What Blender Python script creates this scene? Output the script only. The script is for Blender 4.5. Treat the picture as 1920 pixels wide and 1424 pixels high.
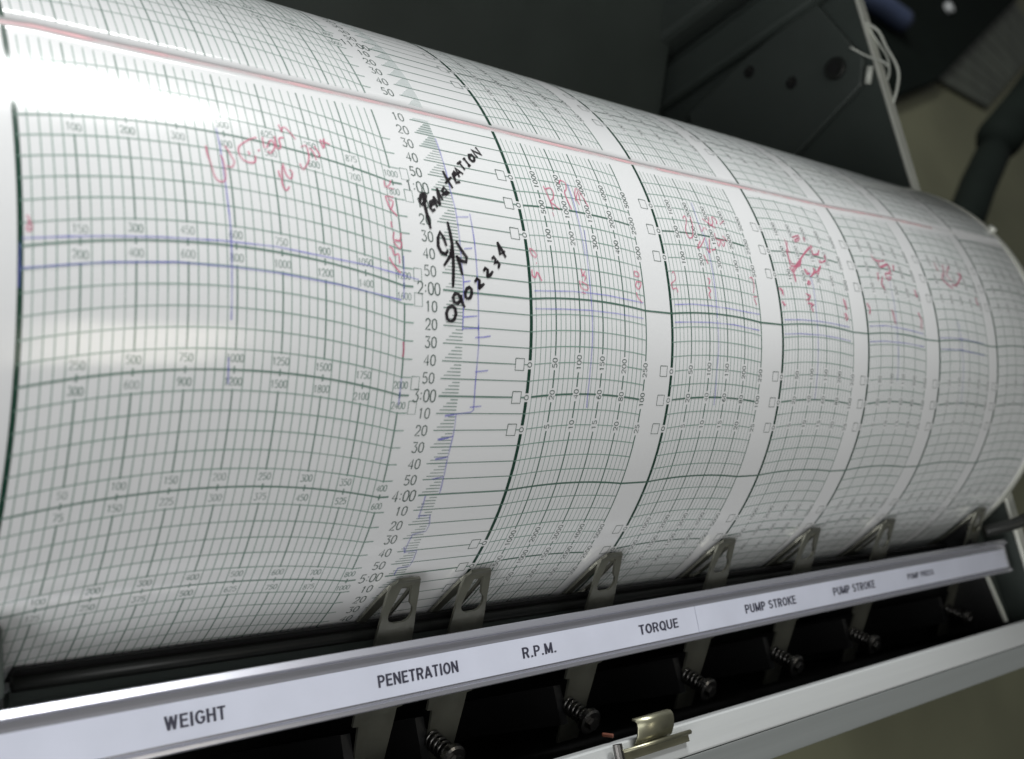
import bpy, bmesh, math, random, json
from mathutils import Vector, Matrix
random.seed(7)
for o in list(bpy.data.objects): bpy.data.objects.remove(o, do_unlink=True)
sc = bpy.context.scene
U = 0.12            # drum radius in metres; every length below is in drum radii
H = 0.95 / U        # height of the drum axis above the floor
def P3(x, y, z): return Vector((x * U, y * U, (z + H) * U))

# ------------------------------------------------------------------ camera
cam = bpy.data.cameras.new('camera'); co = bpy.data.objects.new('camera', cam); sc.collection.objects.link(co)
cam.sensor_width = 36; cam.lens = 36.881; cam.clip_start = 0.01; cam.clip_end = 100
Rm = Matrix(((0.750215, -0.025531, -0.660701), (-0.19567, 0.945923, -0.258733), (0.631579, 0.323385, 0.70465)))
mw = Rm.to_4x4(); mw.translation = P3(0, -1.13621632, 2.81223407); co.matrix_world = mw
cam.dof.use_dof = True; cam.dof.focus_distance = 2.95 * U; cam.dof.aperture_fstop = 12.5
sc.camera = co
sc.render.resolution_x = 1024; sc.render.resolution_y = 759
# ------------------------------------------------------------------ light
w = bpy.data.worlds.new('World'); sc.world = w; w.use_nodes = True
w.node_tree.nodes['Background'].inputs[0].default_value = (0.83, 0.86, 0.84, 1)
w.node_tree.nodes['Background'].inputs[1].default_value = 0.11
sc.view_settings.view_transform = 'Standard'; sc.view_settings.look = 'None'
sc.view_settings.exposure = 0; sc.view_settings.gamma = 1
def area(name, c, sx, sy, rad, col, rot=(0, 0, 0), spread=180):
    l = bpy.data.lights.new(name, 'AREA'); l.shape = 'RECTANGLE'; l.size = sx * U; l.size_y = sy * U
    l.energy = rad * math.pi * sx * U * sy * U; l.color = col; l.spread = math.radians(spread)
    o = bpy.data.objects.new(name, l); sc.collection.objects.link(o); o.location = P3(*c)
    o.rotation_euler = rot; return o
LC = (0.985, 1.0, 0.985)
area('ceiling_lamp_rear', (5.5, 11.9, 12), 4.9, 3.4, 60, LC, (0, 0, math.radians(38)))
area('ceiling_lamp_front', (5.6, -5.5, 12), 2.6, 2.8, 6.5, (1.0, 0.95, 0.82))
area('fill_upper_left', (-5, -3, 12), 6, 5, 4.5, LC)  # added fill, brightens the left of the strip and paper
area('fill_far_rear', (3.0, 24, 12), 6, 7, 84, LC)  # added fill from low behind, brightens the top of the drum
wl = area('fill_left', (-15, -9, 5), 12, 9, 5.7, (1, 1, 1))  # added fill for the lower drum and under the fingers
wl.rotation_euler = (P3(1.5, -.8, .3) - wl.location).to_track_quat('-Z', 'Y').to_euler()


# ------------------------------------------------------------------ materials
def new_mat(name):
    m = bpy.data.materials.new(name); m.use_nodes = True; nt = m.node_tree
    return m, nt, nt.nodes['Principled BSDF']
def mat(name, col, rough=0.5, metal=0.0, noise=0.0, nscale=40, bump=0.0, bscale=300, spec=0.5, stretch=None):
    m, nt, b = new_mat(name)
    b.inputs['Roughness'].default_value = rough; b.inputs['Metallic'].default_value = metal
    b.inputs['Specular IOR Level'].default_value = spec
    c = (*col, 1)
    b.inputs['Base Color'].default_value = c
    tc = nt.nodes.new('ShaderNodeTexCoord'); mp = nt.nodes.new('ShaderNodeMapping')
    nt.links.new(tc.outputs['Object'], mp.inputs['Vector'])
    if stretch: mp.inputs['Scale'].default_value = stretch
    if noise:
        n = nt.nodes.new('ShaderNodeTexNoise'); n.inputs['Scale'].default_value = nscale; n.inputs['Detail'].default_value = 8
        nt.links.new(mp.outputs[0], n.inputs['Vector'])
        r = nt.nodes.new('ShaderNodeValToRGB')
        r.color_ramp.elements[0].position = 0.3; r.color_ramp.elements[1].position = 0.7
        r.color_ramp.elements[0].color = tuple(x * (1 - noise) for x in col) + (1,)
        r.color_ramp.elements[1].color = tuple(min(1, x * (1 + noise)) for x in col) + (1,)
        nt.links.new(n.outputs[0], r.inputs[0]); nt.links.new(r.outputs[0], b.inputs['Base Color'])
        rr = nt.nodes.new('ShaderNodeMapRange'); rr.inputs[3].default_value = rough * 0.8; rr.inputs[4].default_value = min(1, rough * 1.25)
        nt.links.new(n.outputs[0], rr.inputs[0]); nt.links.new(rr.outputs[0], b.inputs['Roughness'])
    if bump:
        n2 = nt.nodes.new('ShaderNodeTexNoise'); n2.inputs['Scale'].default_value = bscale; n2.inputs['Detail'].default_value = 4
        nt.links.new(mp.outputs[0], n2.inputs['Vector'])
        bp = nt.nodes.new('ShaderNodeBump'); bp.inputs['Strength'].default_value = bump; bp.inputs['Distance'].default_value = 0.001
        nt.links.new(n2.outputs[0], bp.inputs['Height']); nt.links.new(bp.outputs[0], b.inputs['Normal'])
    return m
PR = 0.13           # gloss of the coated chart paper, shared by what is printed on it
M = {}
def coat(m):
    b = m.node_tree.nodes['Principled BSDF']
    b.inputs['Specular IOR Level'].default_value = .15
    for l in list(b.inputs['Roughness'].links): m.node_tree.links.remove(l)
    b.inputs['Roughness'].default_value = .45
    b.inputs['Coat Weight'].default_value = 1.0; b.inputs['Coat Roughness'].default_value = PR; b.inputs['Coat IOR'].default_value = 1.5
    return m
M['paper'] = mat('chart_paper', (0.745, 0.75, 0.765), PR, noise=0.035, nscale=7, bump=0.02, bscale=500)
def ink(name, col, cover=1.0, patch=None):
    m, nt, b = new_mat(name); b.inputs['Base Color'].default_value = (*col, 1); coat(m)
    if cover < 1 or patch:
        b.inputs['Alpha'].default_value = cover
        if patch:
            tc = nt.nodes.new('ShaderNodeTexCoord'); n = nt.nodes.new('ShaderNodeTexNoise'); n.inputs['Scale'].default_value = patch[0]; n.inputs['Detail'].default_value = 6
            nt.links.new(tc.outputs['Object'], n.inputs['Vector'])
            r = nt.nodes.new('ShaderNodeMapRange'); r.inputs[1].default_value = 0.3; r.inputs[2].default_value = 0.7
            r.inputs[3].default_value = patch[1]; r.inputs[4].default_value = patch[2]
            nt.links.new(n.outputs[0], r.inputs[0]); nt.links.new(r.outputs[0], b.inputs['Alpha'])
    return m
coat(M['paper'])
M['ink_fine'] = ink('ink_fine', (0.24, 0.36, 0.31), patch=(60, 0.5, 0.9))
M['ink_mid'] = ink('ink_mid', (0.075, 0.155, 0.12), patch=(50, 0.7, 1.0))
M['ink_heavy'] = ink('ink_heavy', (0.008, 0.045, 0.028))
M['ink_soft'] = ink('ink_soft', (0.18, 0.27, 0.235), patch=(80, 0.4, 0.8))
M['ink_wide'] = ink('ink_wide', (0.14, 0.235, 0.195), patch=(50, 0.6, 0.95))
M['ink_text'] = ink('ink_text', (0.08, 0.12, 0.105), patch=(80, 0.65, 1.0))
M['ink_pale'] = ink('ink_pale', (0.55, 0.62, 0.61), cover=0.36)
M['marker'] = ink('marker_ink', (0.010, 0.007, 0.010), patch=(260, 0.82, 1.0))
M['red'] = ink('red_ink', (0.64, 0.17, 0.27), patch=(120, 0.35, 0.8))
M['wax'] = ink('red_wax', (0.88, 0.50, 0.53), patch=(70, 0.0, 0.8))
M['blue'] = ink('blue_ink', (0.17, 0.17, 0.58), patch=(120, 0.25, 0.65))
M['dark_paint'] = mat('dark_paint', (0.042, 0.052, 0.047), 0.45, noise=0.15, nscale=12, bump=0.12, bscale=500)
M['interior'] = mat('interior_black', (0.005, 0.005, 0.0055), 0.6, noise=0.3, nscale=15)
M['bracket'] = mat('bracket_paint', (0.050, 0.060, 0.055), 0.42, noise=0.12, nscale=14, bump=0.1, bscale=500)
M['rubber'] = mat('rubber', (0.010, 0.011, 0.010), 0.42, noise=0.3, nscale=30)
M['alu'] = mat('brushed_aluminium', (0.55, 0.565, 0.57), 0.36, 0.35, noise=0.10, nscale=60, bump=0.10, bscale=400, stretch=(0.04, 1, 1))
M['alu_shaded'] = mat('aluminium_shaded', (0.40, 0.425, 0.425), 0.36, 0.35, noise=0.10, nscale=60, bump=0.10, bscale=400, stretch=(0.04, 1, 1))  # same aluminium, shade of the sloping face put into the colour
M['trim'] = mat('edge_trim', (0.62, 0.63, 0.57), 0.42, 0.35, noise=0.12, nscale=30)
M['steel'] = mat('spring_steel', (0.25, 0.25, 0.21), 0.30, 0.85, noise=0.3, nscale=50, bump=0.08, bscale=500)
M['bolt'] = mat('bolt_steel', (0.13, 0.125, 0.12), 0.28, 1.0, noise=0.3, nscale=120)
M['zinc'] = mat('yellow_zinc', (0.33, 0.32, 0.23), 0.36, 0.9, noise=0.25, nscale=70)
M['label'] = mat('white_label', (0.60, 0.62, 0.73), 0.36, noise=0.05, nscale=45, bump=0.04, bscale=200)
M['strip'] = mat('label_channel', (0.50, 0.50, 0.56), 0.22, 0.7)
M['letter'] = mat('letter_ink', (0.045, 0.045, 0.07), 0.4)
M['wire'] = mat('white_wire', (0.55, 0.57, 0.52), 0.5, noise=0.1, nscale=60)
M['stand'] = mat('stand_black', (0.004, 0.006, 0.005), 0.8, noise=0.2, nscale=8, spec=.06)
M['floor'] = mat('floor_vinyl', (0.085, 0.085, 0.052), 0.6, noise=0.12, nscale=3)
M['vent'] = mat('vent_grey', (0.045, 0.05, 0.04), 0.5, noise=0.3, nscale=8)
M['blue_plastic'] = mat('blue_plastic', (0.03, 0.042, 0.085), 0.6, noise=0.2, nscale=8)
M['orange'] = mat('orange_cord', (0.10, 0.025, 0.01), 0.7, noise=0.2, nscale=80)

# ------------------------------------------------------------------ object helpers
def obj(name, bm, m, parent=None, smooth=False, bevel=0, kind=None, loc=None, label=None):
    me = bpy.data.meshes.new(name); bm.to_mesh(me); bm.free()
    if m is not None: me.materials.append(m if not isinstance(m, str) else M[m])
    if smooth:
        for p in me.polygons: p.use_smooth = True
    o = bpy.data.objects.new(name, me); sc.collection.objects.link(o)
    if parent is not None: o.parent = parent
    if bevel:
        b = o.modifiers.new('bevel', 'BEVEL'); b.width = bevel * U; b.segments = 2; b.limit_method = 'ANGLE'
    if kind: o['kind'] = kind
    if label: o['label'] = label
    return o
def tag(o, label, cat, group=None):
    o['label'] = label; o['category'] = cat
    if group: o['group'] = group
    return o
def thing(name, loc, label, cat, group=None):
    o = bpy.data.objects.new(name, None); sc.collection.objects.link(o); o.empty_display_size = 0.02
    o.location = P3(*loc); tag(o, label, cat, group); return o
def B(): return bmesh.new()
class Off:
    """shift world points into the frame of a parent placed at loc (drum-radius units)"""
    def __init__(s, loc=(0, 0, -H)): s.v = P3(*loc)
    def __call__(s, x, y, z): return P3(x, y, z) - s.v
W0 = Off()
def hexa(bm, c, T=W0):
    """eight corners: four below, four above, same order"""
    v = [bm.verts.new(T(*p)) for p in c]
    for f in ((3, 2, 1, 0), (4, 5, 6, 7), (0, 1, 5, 4), (1, 2, 6, 5), (2, 3, 7, 6), (3, 0, 4, 7)): bm.faces.new([v[i] for i in f])
def box(bm, x0, x1, y0, y1, z0, z1, T=W0):
    hexa(bm, [(x0, y0, z0), (x1, y0, z0), (x1, y1, z0), (x0, y1, z0), (x0, y0, z1), (x1, y0, z1), (x1, y1, z1), (x0, y1, z1)], T)
def prism(bm, pts, z0, z1, T=W0):
    lo = [bm.verts.new(T(x, y, z0)) for x, y in pts]; hi = [bm.verts.new(T(x, y, z1)) for x, y in pts]
    n = len(pts); bm.faces.new(lo[::-1]); bm.faces.new(hi)
    for i in range(n): bm.faces.new((lo[i], lo[(i + 1) % n], hi[(i + 1) % n], hi[i]))
def extrude_x(bm, prof, x0, x1, T=W0, n=1, dz=None):
    """closed profile of (y,z) swept along x; dz(x) shifts it"""
    rings = []
    for k in range(n + 1):
        x = x0 + (x1 - x0) * k / n; dy, dd = dz(x) if dz else (0, 0)
        rings.append([bm.verts.new(T(x, y + dy, z + dd)) for y, z in prof])
    m = len(prof)
    for a, b in zip(rings, rings[1:]):
        for i in range(m): bm.faces.new((a[i], b[i], b[(i + 1) % m], a[(i + 1) % m]))
    bm.faces.new(rings[0]); bm.faces.new(rings[-1][::-1])
def tube(bm, pts, r, n=8, T=W0, caps=True):
    P = [T(*p) for p in pts]; R = [(r if not hasattr(r, '__len__') else r[i]) * U for i in range(len(P))]
    rings = []; up = None
    for i, p in enumerate(P):
        d = (P[min(i + 1, len(P) - 1)] - P[max(i - 1, 0)]).normalized()
        if up is None: up = d.orthogonal().normalized()
        up = (up - d * up.dot(d)).normalized(); s = d.cross(up)
        rings.append([bm.verts.new(p + (up * math.cos(2 * math.pi * k / n) + s * math.sin(2 * math.pi * k / n)) * R[i]) for k in range(n)])
    for a, b in zip(rings, rings[1:]):
        for k in range(n): bm.faces.new((a[k], a[(k + 1) % n], b[(k + 1) % n], b[k]))
    if caps: bm.faces.new(rings[0][::-1]); bm.faces.new(rings[-1])
def smooth_path(pts, n=6):
    out = []
    for i in range(len(pts) - 1):
        p0, p1, p2, p3 = (Vector(pts[max(0, min(len(pts) - 1, i + k))]) for k in (-1, 0, 1, 2))
        for j in range(n):
            t = j / n; out.append(0.5 * ((2 * p1) + (p2 - p0) * t + (2 * p0 - 5 * p1 + 4 * p2 - p3) * t * t + (3 * p1 - p0 - 3 * p2 + p3) * t ** 3))
    out.append(Vector(pts[-1])); return [tuple(p) for p in out]

# ------------------------------------------------------------------ setting
XE = 5.2
bm = B(); box(bm, -60, 90, -60, 60, -H - 0.5, -H); o = obj('floor', bm, 'floor'); o['kind'] = 'structure'

# ------------------------------------------------------------------ recorder case
case = thing('recorder_case', (2.4, 0, -H + H - 1.5), 'dark grey metal recorder case with aluminium front rim, open above the chart drum', 'instrument case')
T = Off((2.4, 0, -1.5))
bm = B(); box(bm, -0.6, XE, -1.5, 3.3, -1.56, -1.5, T); obj('base_plate', bm, 'interior', case)
bm = B(); box(bm, -0.6, XE + .5, 3.3, 3.36, -1.56, 2.4, T); obj('back_wall', bm, 'dark_paint', case)
bm = B(); box(bm, -0.66, -0.6, -1.5, 3.36, -1.56, 0.5, T); obj('left_wall', bm, 'interior', case)
bm = B(); hexa(bm, [(XE, -1.57, -1.56), (XE + .05, -1.57, -1.56), (XE + .05, 3.3, -1.56), (XE, 3.3, -1.56),
                    (XE, -1.57, .51), (XE + .05, -1.57, .51), (XE + .05, 3.3, .635), (XE, 3.3, .635)], T)
obj('side_wall', bm, 'dark_paint', case)
bm = B(); hexa(bm, [(XE - .012, -1.50, .515), (XE + .062, -1.50, .515), (XE + .062, 3.3, .637), (XE - .012, 3.3, .637),
                    (XE - .012, -1.50, .535), (XE + .062, -1.50, .535), (XE + .062, 3.3, .657), (XE - .012, 3.3, .657)], T)
obj('edge_trim', bm, 'trim', case, bevel=.006)
# front rim: flat top and a sloping face
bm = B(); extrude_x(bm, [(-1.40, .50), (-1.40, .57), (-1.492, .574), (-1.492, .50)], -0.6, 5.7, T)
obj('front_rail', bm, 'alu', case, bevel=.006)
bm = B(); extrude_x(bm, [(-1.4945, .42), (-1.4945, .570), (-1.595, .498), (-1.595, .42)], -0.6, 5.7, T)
obj('rail_face', bm, 'alu_shaded', case, bevel=.004)
bm = B(); extrude_x(bm, [(-1.43, -1.56), (-1.43, .50), (-1.54, .45), (-1.54, -1.56)], -0.6, 5.19, T)
obj('front_wall', bm, 'interior', case)
# inner plate edge at the right
bm = B(); hexa(bm, [(4.885, -.9, -.5), (4.91, -.9, -.5), (4.995, -1.405, -.5), (4.97, -1.405, -.5),
                    (4.885, -.9, .45), (4.91, -.9, .45), (4.995, -1.405, .45), (4.97, -1.405, .45)], T)
obj('inner_plate', bm, 'interior', case)
bm = B(); hexa(bm, [(4.912, -1.05, .4505), (4.930, -1.05, .4505), (4.997, -1.39, .4505), (4.973, -1.39, .4505),
                    (4.912, -1.05, .462), (4.930, -1.05, .462), (4.997, -1.39, .462), (4.973, -1.39, .462)], T)
obj('plate_edge', bm, 'trim', case)
bm = B(); box(bm, 5.02, 5.19, -1.40, -.2, -.2, .38, T); obj('inner_wall', bm, 'dark_paint', case)
# bracket plate on the side wall, ribs on the wall behind
def yz_plate(bm, pts, x0, x1, T):
    lo = [bm.verts.new(T(x0, y, z)) for y, z in pts]; hi = [bm.verts.new(T(x1, y, z)) for y, z in pts]; n = len(pts)
    bm.faces.new(lo); bm.faces.new(hi[::-1])
    for i in range(n): bm.faces.new((lo[i], hi[i], hi[(i + 1) % n], lo[(i + 1) % n]))
bm = B(); yz_plate(bm, [(2.09, .40), (1.62, .565), (1.485, .51), (1.328, .05), (1.16, -.6), (1.94, -.6), (2.04, -.1)], 5.15, 5.199, T)
obj('bracket_plate', bm, 'bracket', case, bevel=.01)
def disc(bm, x, y, z, r, d, n=24):
    tube(bm, [(x, y, z), (x - d, y, z)], r, n, T)
bm = B()
tube(bm, [(5.149, 1.644, .407), (5.12, 1.644, .407)], .062, 28, T); obj('grommet', bm, 'rubber', case, bevel=.008)
bm = B(); tube(bm, [(5.119, 1.644, .407), (5.114, 1.644, .407)], .034, 24, T); obj('grommet_hole', bm, 'interior', case)
for y, z, r in ((1.939, -.108, .03), (1.721, .128, .03)):
    bm = B(); tube(bm, [(5.149, y, z), (5.142, y, z)], r + .006, 20, T); obj('screw_hole', bm, 'interior', case, bevel=.003)
    bm = B(); tube(bm, [(5.141, y + .008, z + .008), (5.132, y + .008, z + .008)], .017, 6, T); obj('screw', bm, 'bolt', case)
bm = B(); box(bm, 5.10, 5.199, 2.06, 2.30, -1.5, .52, T); obj('wall_rib', bm, 'dark_paint', case, bevel=.03)
bm = B(); box(bm, 4.95, 5.199, 2.36, 2.80, -1.5, .55, T); obj('wall_rib', bm, 'bracket', case, bevel=.05)
bm = B(); box(bm, -.6, 4.9, 2.9, 3.29, -1.5, -.9, T); obj('rear_step', bm, 'dark_paint', case, bevel=.05)
bm = B(); hexa(bm, [(-.6, 1.25, -1.2), (5.05, 1.25, -1.2), (5.05, 3.28, -.1), (-.6, 3.28, -.1), (-.6, 1.22, -1.15), (5.05, 1.22, -1.15), (5.05, 3.25, -.05), (-.6, 3.25, -.05)], T)
obj('light_catch_panel', bm, 'dark_paint', case, bevel=.01)  # sloping panel added to catch lamp light behind the drum
bm = B(); hexa(bm, [(4.38, 3.37, .7), (8.2, 3.37, .7), (8.2, 3.43, .7), (4.38, 3.43, .7), (4.38, 4.2, 6.2), (8.2, 4.2, 6.2), (8.2, 4.26, 6.2), (4.38, 4.26, 6.2)], T)
obj('unseen_shade_flap', bm, 'dark_paint', case)  # unseen panel added to shade the right end of the drum
# hinge lever lying on the right edge
bm = B(); tube(bm, smooth_path([(4.96, -.97, .50), (5.05, -.965, .60), (5.2, -.93, .67), (5.5, -.86, .71), (5.9, -.78, .73)], 4), .028, 10, T)
obj('hinge_lever', bm, 'rubber', case, smooth=True)

# ------------------------------------------------------------------ drum
ct, st = math.cos(math.radians(22)), math.sin(math.radians(22))
TH0, HR = 0.669378, 0.260509
SEAM = [(0.5835, 0.1477), (0.644, 0.1105), (0.7919, 0.1039), (1.0304, 0.0748), (1.3666, 0.0437), (1.5599, 0.0299), (1.8098, 0.0249), (2.112, 0.0348), (2.4865, 0.0318), (2.9646, -0.0104), (3.5425, -0.0492), (3.913, -0.1172), (4.4, -0.15), (5.1, -0.2)]
def seam(x):
    for (a, b), (c, d) in zip(SEAM, SEAM[1:]):
        if x <= c: return b + (d - b) * (max(x, a) - a) / (c - a)
    return SEAM[-1][1]
def rad_of(h, x=2.0):
    s = seam(x) - .03
    w_ = .0009 * (math.sin(3.3 * x + 1.9 * h) + math.sin(6.1 * x - 2.7 * h + 1) * .6 + math.sin(1.7 * x + 4.3 * h) * .4)
    if h < s: return 1.0 + w_ + .0035 * max(0, 1 - (s - h) / 3.0)
    return 1.0 + w_
def DP(x, h, off=0.0, T=W0):
    th = TH0 - HR * h; r = rad_of(h, x) + off; Y, Z = -math.cos(th) * r, math.sin(th) * r
    return T(x, st * Y + ct * Z, -ct * Y + st * Z)
drum = thing('chart_drum', (2.8, 0, 0), 'large horizontal metal chart drum with a bright rim, turning in the recorder case', 'drum')
T = Off((2.8, 0, 0))
def lathe_x(bm, prof, T, n=128):
    rings = [[bm.verts.new(T(x, -r * math.cos(2 * math.pi * k / n), r * math.sin(2 * math.pi * k / n))) for k in range(n)] for x, r in prof]
    for a, b in zip(rings, rings[1:]):
        for k in range(n): bm.faces.new((a[k], b[k], b[(k + 1) % n], a[(k + 1) % n]))
    return rings
bm = B(); r_ = lathe_x(bm, [(.2, .99), (5.10, .99)], T); bm.faces.new(r_[0]); bm.faces.new(r_[1][::-1]); obj('drum_shell', bm, 'steel', drum, smooth=False)
bm = B(); lathe_x(bm, [(5.101, .93), (5.155, .93), (5.165, .96), (5.165, .995), (5.155, 1.006), (5.101, 1.006), (5.101, .93)], T); obj('end_rim', bm, 'trim', drum, smooth=True)
bm = B(); tube(bm, [(5.166, 0, 0), (5.199, 0, 0)], .08, 20, T); obj('axle', bm, 'steel', drum, smooth=True)
th = .82; yy, zz = st * -math.cos(th) + ct * math.sin(th), ct * math.cos(th) + st * math.sin(th)
bm = B(); tube(bm, [(5.13, yy * 1.0, zz * 1.0), (5.13, yy * 1.026, zz * 1.026)], .024, 12, T); obj('rim_screw', bm, 'trim', drum, bevel=.003)

# ------------------------------------------------------------------ chart paper
nh = 220; hs = [ -11.5 + 23.6 * i / nh for i in range(nh + 1)]
X0, X1 = .25, 5.10
bm = B()
NX = 48; xs = [X0 + (X1 - X0) * i / NX for i in range(NX + 1)]
def column(h_of):
    return [bm.verts.new(DP(x, h_of(x))) for x in xs]
rows = []
for i in range(91): rows.append([bm.verts.new(DP(x, (-11.5 + (seam(x) - .031 + 11.5) * i / 90))) for x in xs])
rows2 = []
for i in range(111): rows2.append([bm.verts.new(DP(x, (seam(x) - .029) + (12.0 - seam(x)) * i / 110)) for x in xs])
def skin(rs):
    for a, b in zip(rs, rs[1:]):
        for k in range(NX): bm.faces.new((a[k], a[k + 1], b[k + 1], b[k]))
skin(rows); skin([rows[-1], rows2[0]]); skin(rows2)
for f in bm.faces: f.smooth = True
paper = obj('chart_paper', bm, 'paper')
for p in paper.data.polygons: p.use_smooth = True
tag(paper, 'white time chart paper with green grid lines wrapped round the drum', 'chart paper')
sm = 90 * NX
for k in range(NX): paper.data.polygons[sm + k].use_smooth = False

OFF = .0007
class Rib:
    def __init__(s): s.v = []; s.f = []
    def line(s, pts, wid, off=OFF, step=.035, taper=0):
        q = [pts[0]]
        for a, b in zip(pts, pts[1:]):
            d = math.hypot(b[0] - a[0], (b[1] - a[1]) * HR); n = max(1, int(math.ceil(abs(b[1] - a[1]) * HR / step)), int(math.ceil(d / .12)))
            for j in range(1, n + 1): q.append((a[0] + (b[0] - a[0]) * j / n, a[1] + (b[1] - a[1]) * j / n))
        n = len(q); base = len(s.v)
        for i, p in enumerate(q):
            a = q[max(0, i - 1)]; b = q[min(n - 1, i + 1)]
            dx, dy = b[0] - a[0], (b[1] - a[1]) * HR; L = math.hypot(dx, dy) or 1
            nx, ny = -dy / L * wid / 2, dx / L * wid / 2
            if taper and (i == 0 or i == n - 1): nx *= taper; ny *= taper
            s.v.append(DP(p[0] + nx, p[1] + ny / HR, off)); s.v.append(DP(p[0] - nx, p[1] - ny / HR, off))
        for i in range(n - 1):
            k = base + 2 * i; s.f.append((k, k + 1, k + 3, k + 2))
    def quad(s, c, off=OFF):
        k = len(s.v)
        for p in c: s.v.append(DP(p[0], p[1], off))
        s.f.append((k, k + 1, k + 2, k + 3))
    def build(s, name, m, parent=None, kind=None, label=None):
        me = bpy.data.meshes.new(name); me.from_pydata(s.v, [], s.f); me.materials.append(M[m])
        for p in me.polygons: p.use_smooth = True
        o = bpy.data.objects.new(name, me); sc.collection.objects.link(o); o.parent = parent
        if kind: o['kind'] = kind
        if label: o['label'] = label
        return o
GL = {'0': [[(.5, 0), (.12, .12), (0, .5), (.12, .88), (.5, 1), (.88, .88), (1, .5), (.88, .12), (.5, 0)]],
 '1': [[(.25, .78), (.55, 1), (.55, 0)]], '2': [[(.02, .75), (.2, .97), (.6, 1), (.95, .85), (.9, .55), (0, 0), (1, 0)]],
 '3': [[(.05, 1), (.95, 1), (.5, .6), (.85, .55), (1, .3), (.8, .03), (.35, 0), (0, .15)]],
 '4': [[(.75, 0), (.75, 1), (0, .3), (1, .3)]], '5': [[(.9, 1), (.15, 1), (.08, .55), (.55, .64), (.95, .45), (.92, .15), (.5, 0), (0, .12)]],
 '6': [[(.85, .95), (.4, .9), (.05, .45), (.15, .08), (.5, 0), (.92, .12), (.95, .42), (.55, .58), (.1, .4)]],
 '7': [[(0, 1), (1, 1), (.35, 0)]],
 '8': [[(.5, .54), (.1, .68), (.12, .93), (.5, 1), (.88, .93), (.9, .68), (.5, .54), (.03, .35), (.1, .06), (.5, 0), (.9, .06), (.97, .35), (.5, .54)]],
 '9': [[(.15, .05), (.6, .1), (.95, .55), (.85, .92), (.5, 1), (.08, .88), (.05, .58), (.45, .42), (.9, .6)]],
 ':': [[(.1, .25), (.8, .25)], [(.1, .7), (.8, .7)]]}
def text_up(rb, s, xc, h, ch, wid, pitch, lw):
    """upright characters centred on (xc, hour h): reading along +x"""
    n = len(s); x = xc - (n - 1) * pitch / 2
    for i_, c in enumerate(s):
        ww = wid * (.3 if c == ':' else 1)
        for l in GL[c]: rb.line([(x + (a - .5) * ww, h - (b - .5) * ch / HR) for a, b in l], lw)
        x += pitch * (.80 if c == ':' or (s[i_ + 1:i_ + 2] == ':') else 1)
def text_side(rb, s, x, h, ch, wid, pitch, lw):
    """characters turned a quarter turn: reading towards earlier time"""
    n = len(s); d = (n - 1) * pitch / 2
    for i, c in enumerate(s):
        hc = h + (d - i * pitch) / HR
        for l in GL[c]: rb.line([(x - (b - .5) * ch, hc - (a - .5) * wid / HR) for a, b in l], lw)

RHO = 1.95          # pen arm radius: time lines inside the channels are arcs
def sag(x, xa, xb):
    xm = (xa + xb) / 2; c = (xb - xa) / 2
    return (math.sqrt(RHO ** 2 - (x - xm) ** 2) - math.sqrt(RHO ** 2 - c ** 2)) / HR
def arc(h, xa, xb, a=None, b=None, n=18):
    a = xa if a is None else a; b = xb if b is None else b
    m = max(2, int(n * (b - a) / (xb - xa)))
    return [(a + (b - a) * i / m, h - sag(a + (b - a) * i / m, xa, xb)) for i in range(m + 1)]
HMIN, HMAX = -2.6, 6.2
def spans(gaps, a=HMIN, b=HMAX):
    out = [(a, b)]
    for g0, g1 in gaps:
        nw = []
        for s0, s1 in out:
            if g1 <= s0 or g0 >= s1: nw.append((s0, s1)); continue
            if g0 > s0: nw.append((s0, g0))
            if g1 < s1: nw.append((g1, s1))
        out = nw
    return out
chans = [(0.5867, 1.4437, 8, 5), ] + [(a, b, 5, 5) for a, b in [(1.8504, 2.302), (2.4192, 2.8651), (2.9856, 3.4269), (3.5338, 3.964), (4.0779, 4.5079), (4.5997, 5.06)]]
rows_txt = {-1: {-20: ('1000', '2000', '3000', '4000', '5000'), 0: ('500', '1000', '1500', '2000', '2500'), 20: ('100', '200', '300', '400', '500')},
            1: {-20: ('1000', '2000', '3000', '4000', '5000'), 0: ('500', '1000', '1500', '2000', '2500'), 20: ('100', '200', '300', '400', '500')},
            3: {-20: ('50', '100', '150', '200', '250'), 0: ('20', '40', '60', '80', '100'), 20: ('5', '10', '15', '20', '25')},
            5: {-20: ('1000', '2000', '3000', '4000', '5000'), 0: ('500', '1000', '1500', '2000', '2500'), 20: ('100', '200', '300', '400', '500')}}
wt_rows = {-1: ([100 * k for k in range(1, 9)], [125 * k for k in range(1, 9)]), 0: None,
           1: ([125 * k for k in range(1, 9)], [100 * k for k in range(1, 9)]), 2: ([150 * k for k in range(1, 9)], [200 * k for k in range(1, 9)]),
           3: ([250 * k for k in range(1, 9)], [300 * k for k in range(1, 9)]), 4: ([50 * k for k in range(1, 9)], [75 * k for k in range(1, 9)]),
           5: ([100 * k for k in range(1, 9)], [125 * k for k in range(1, 9)])}
PW, TW = .0145, .014
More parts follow.
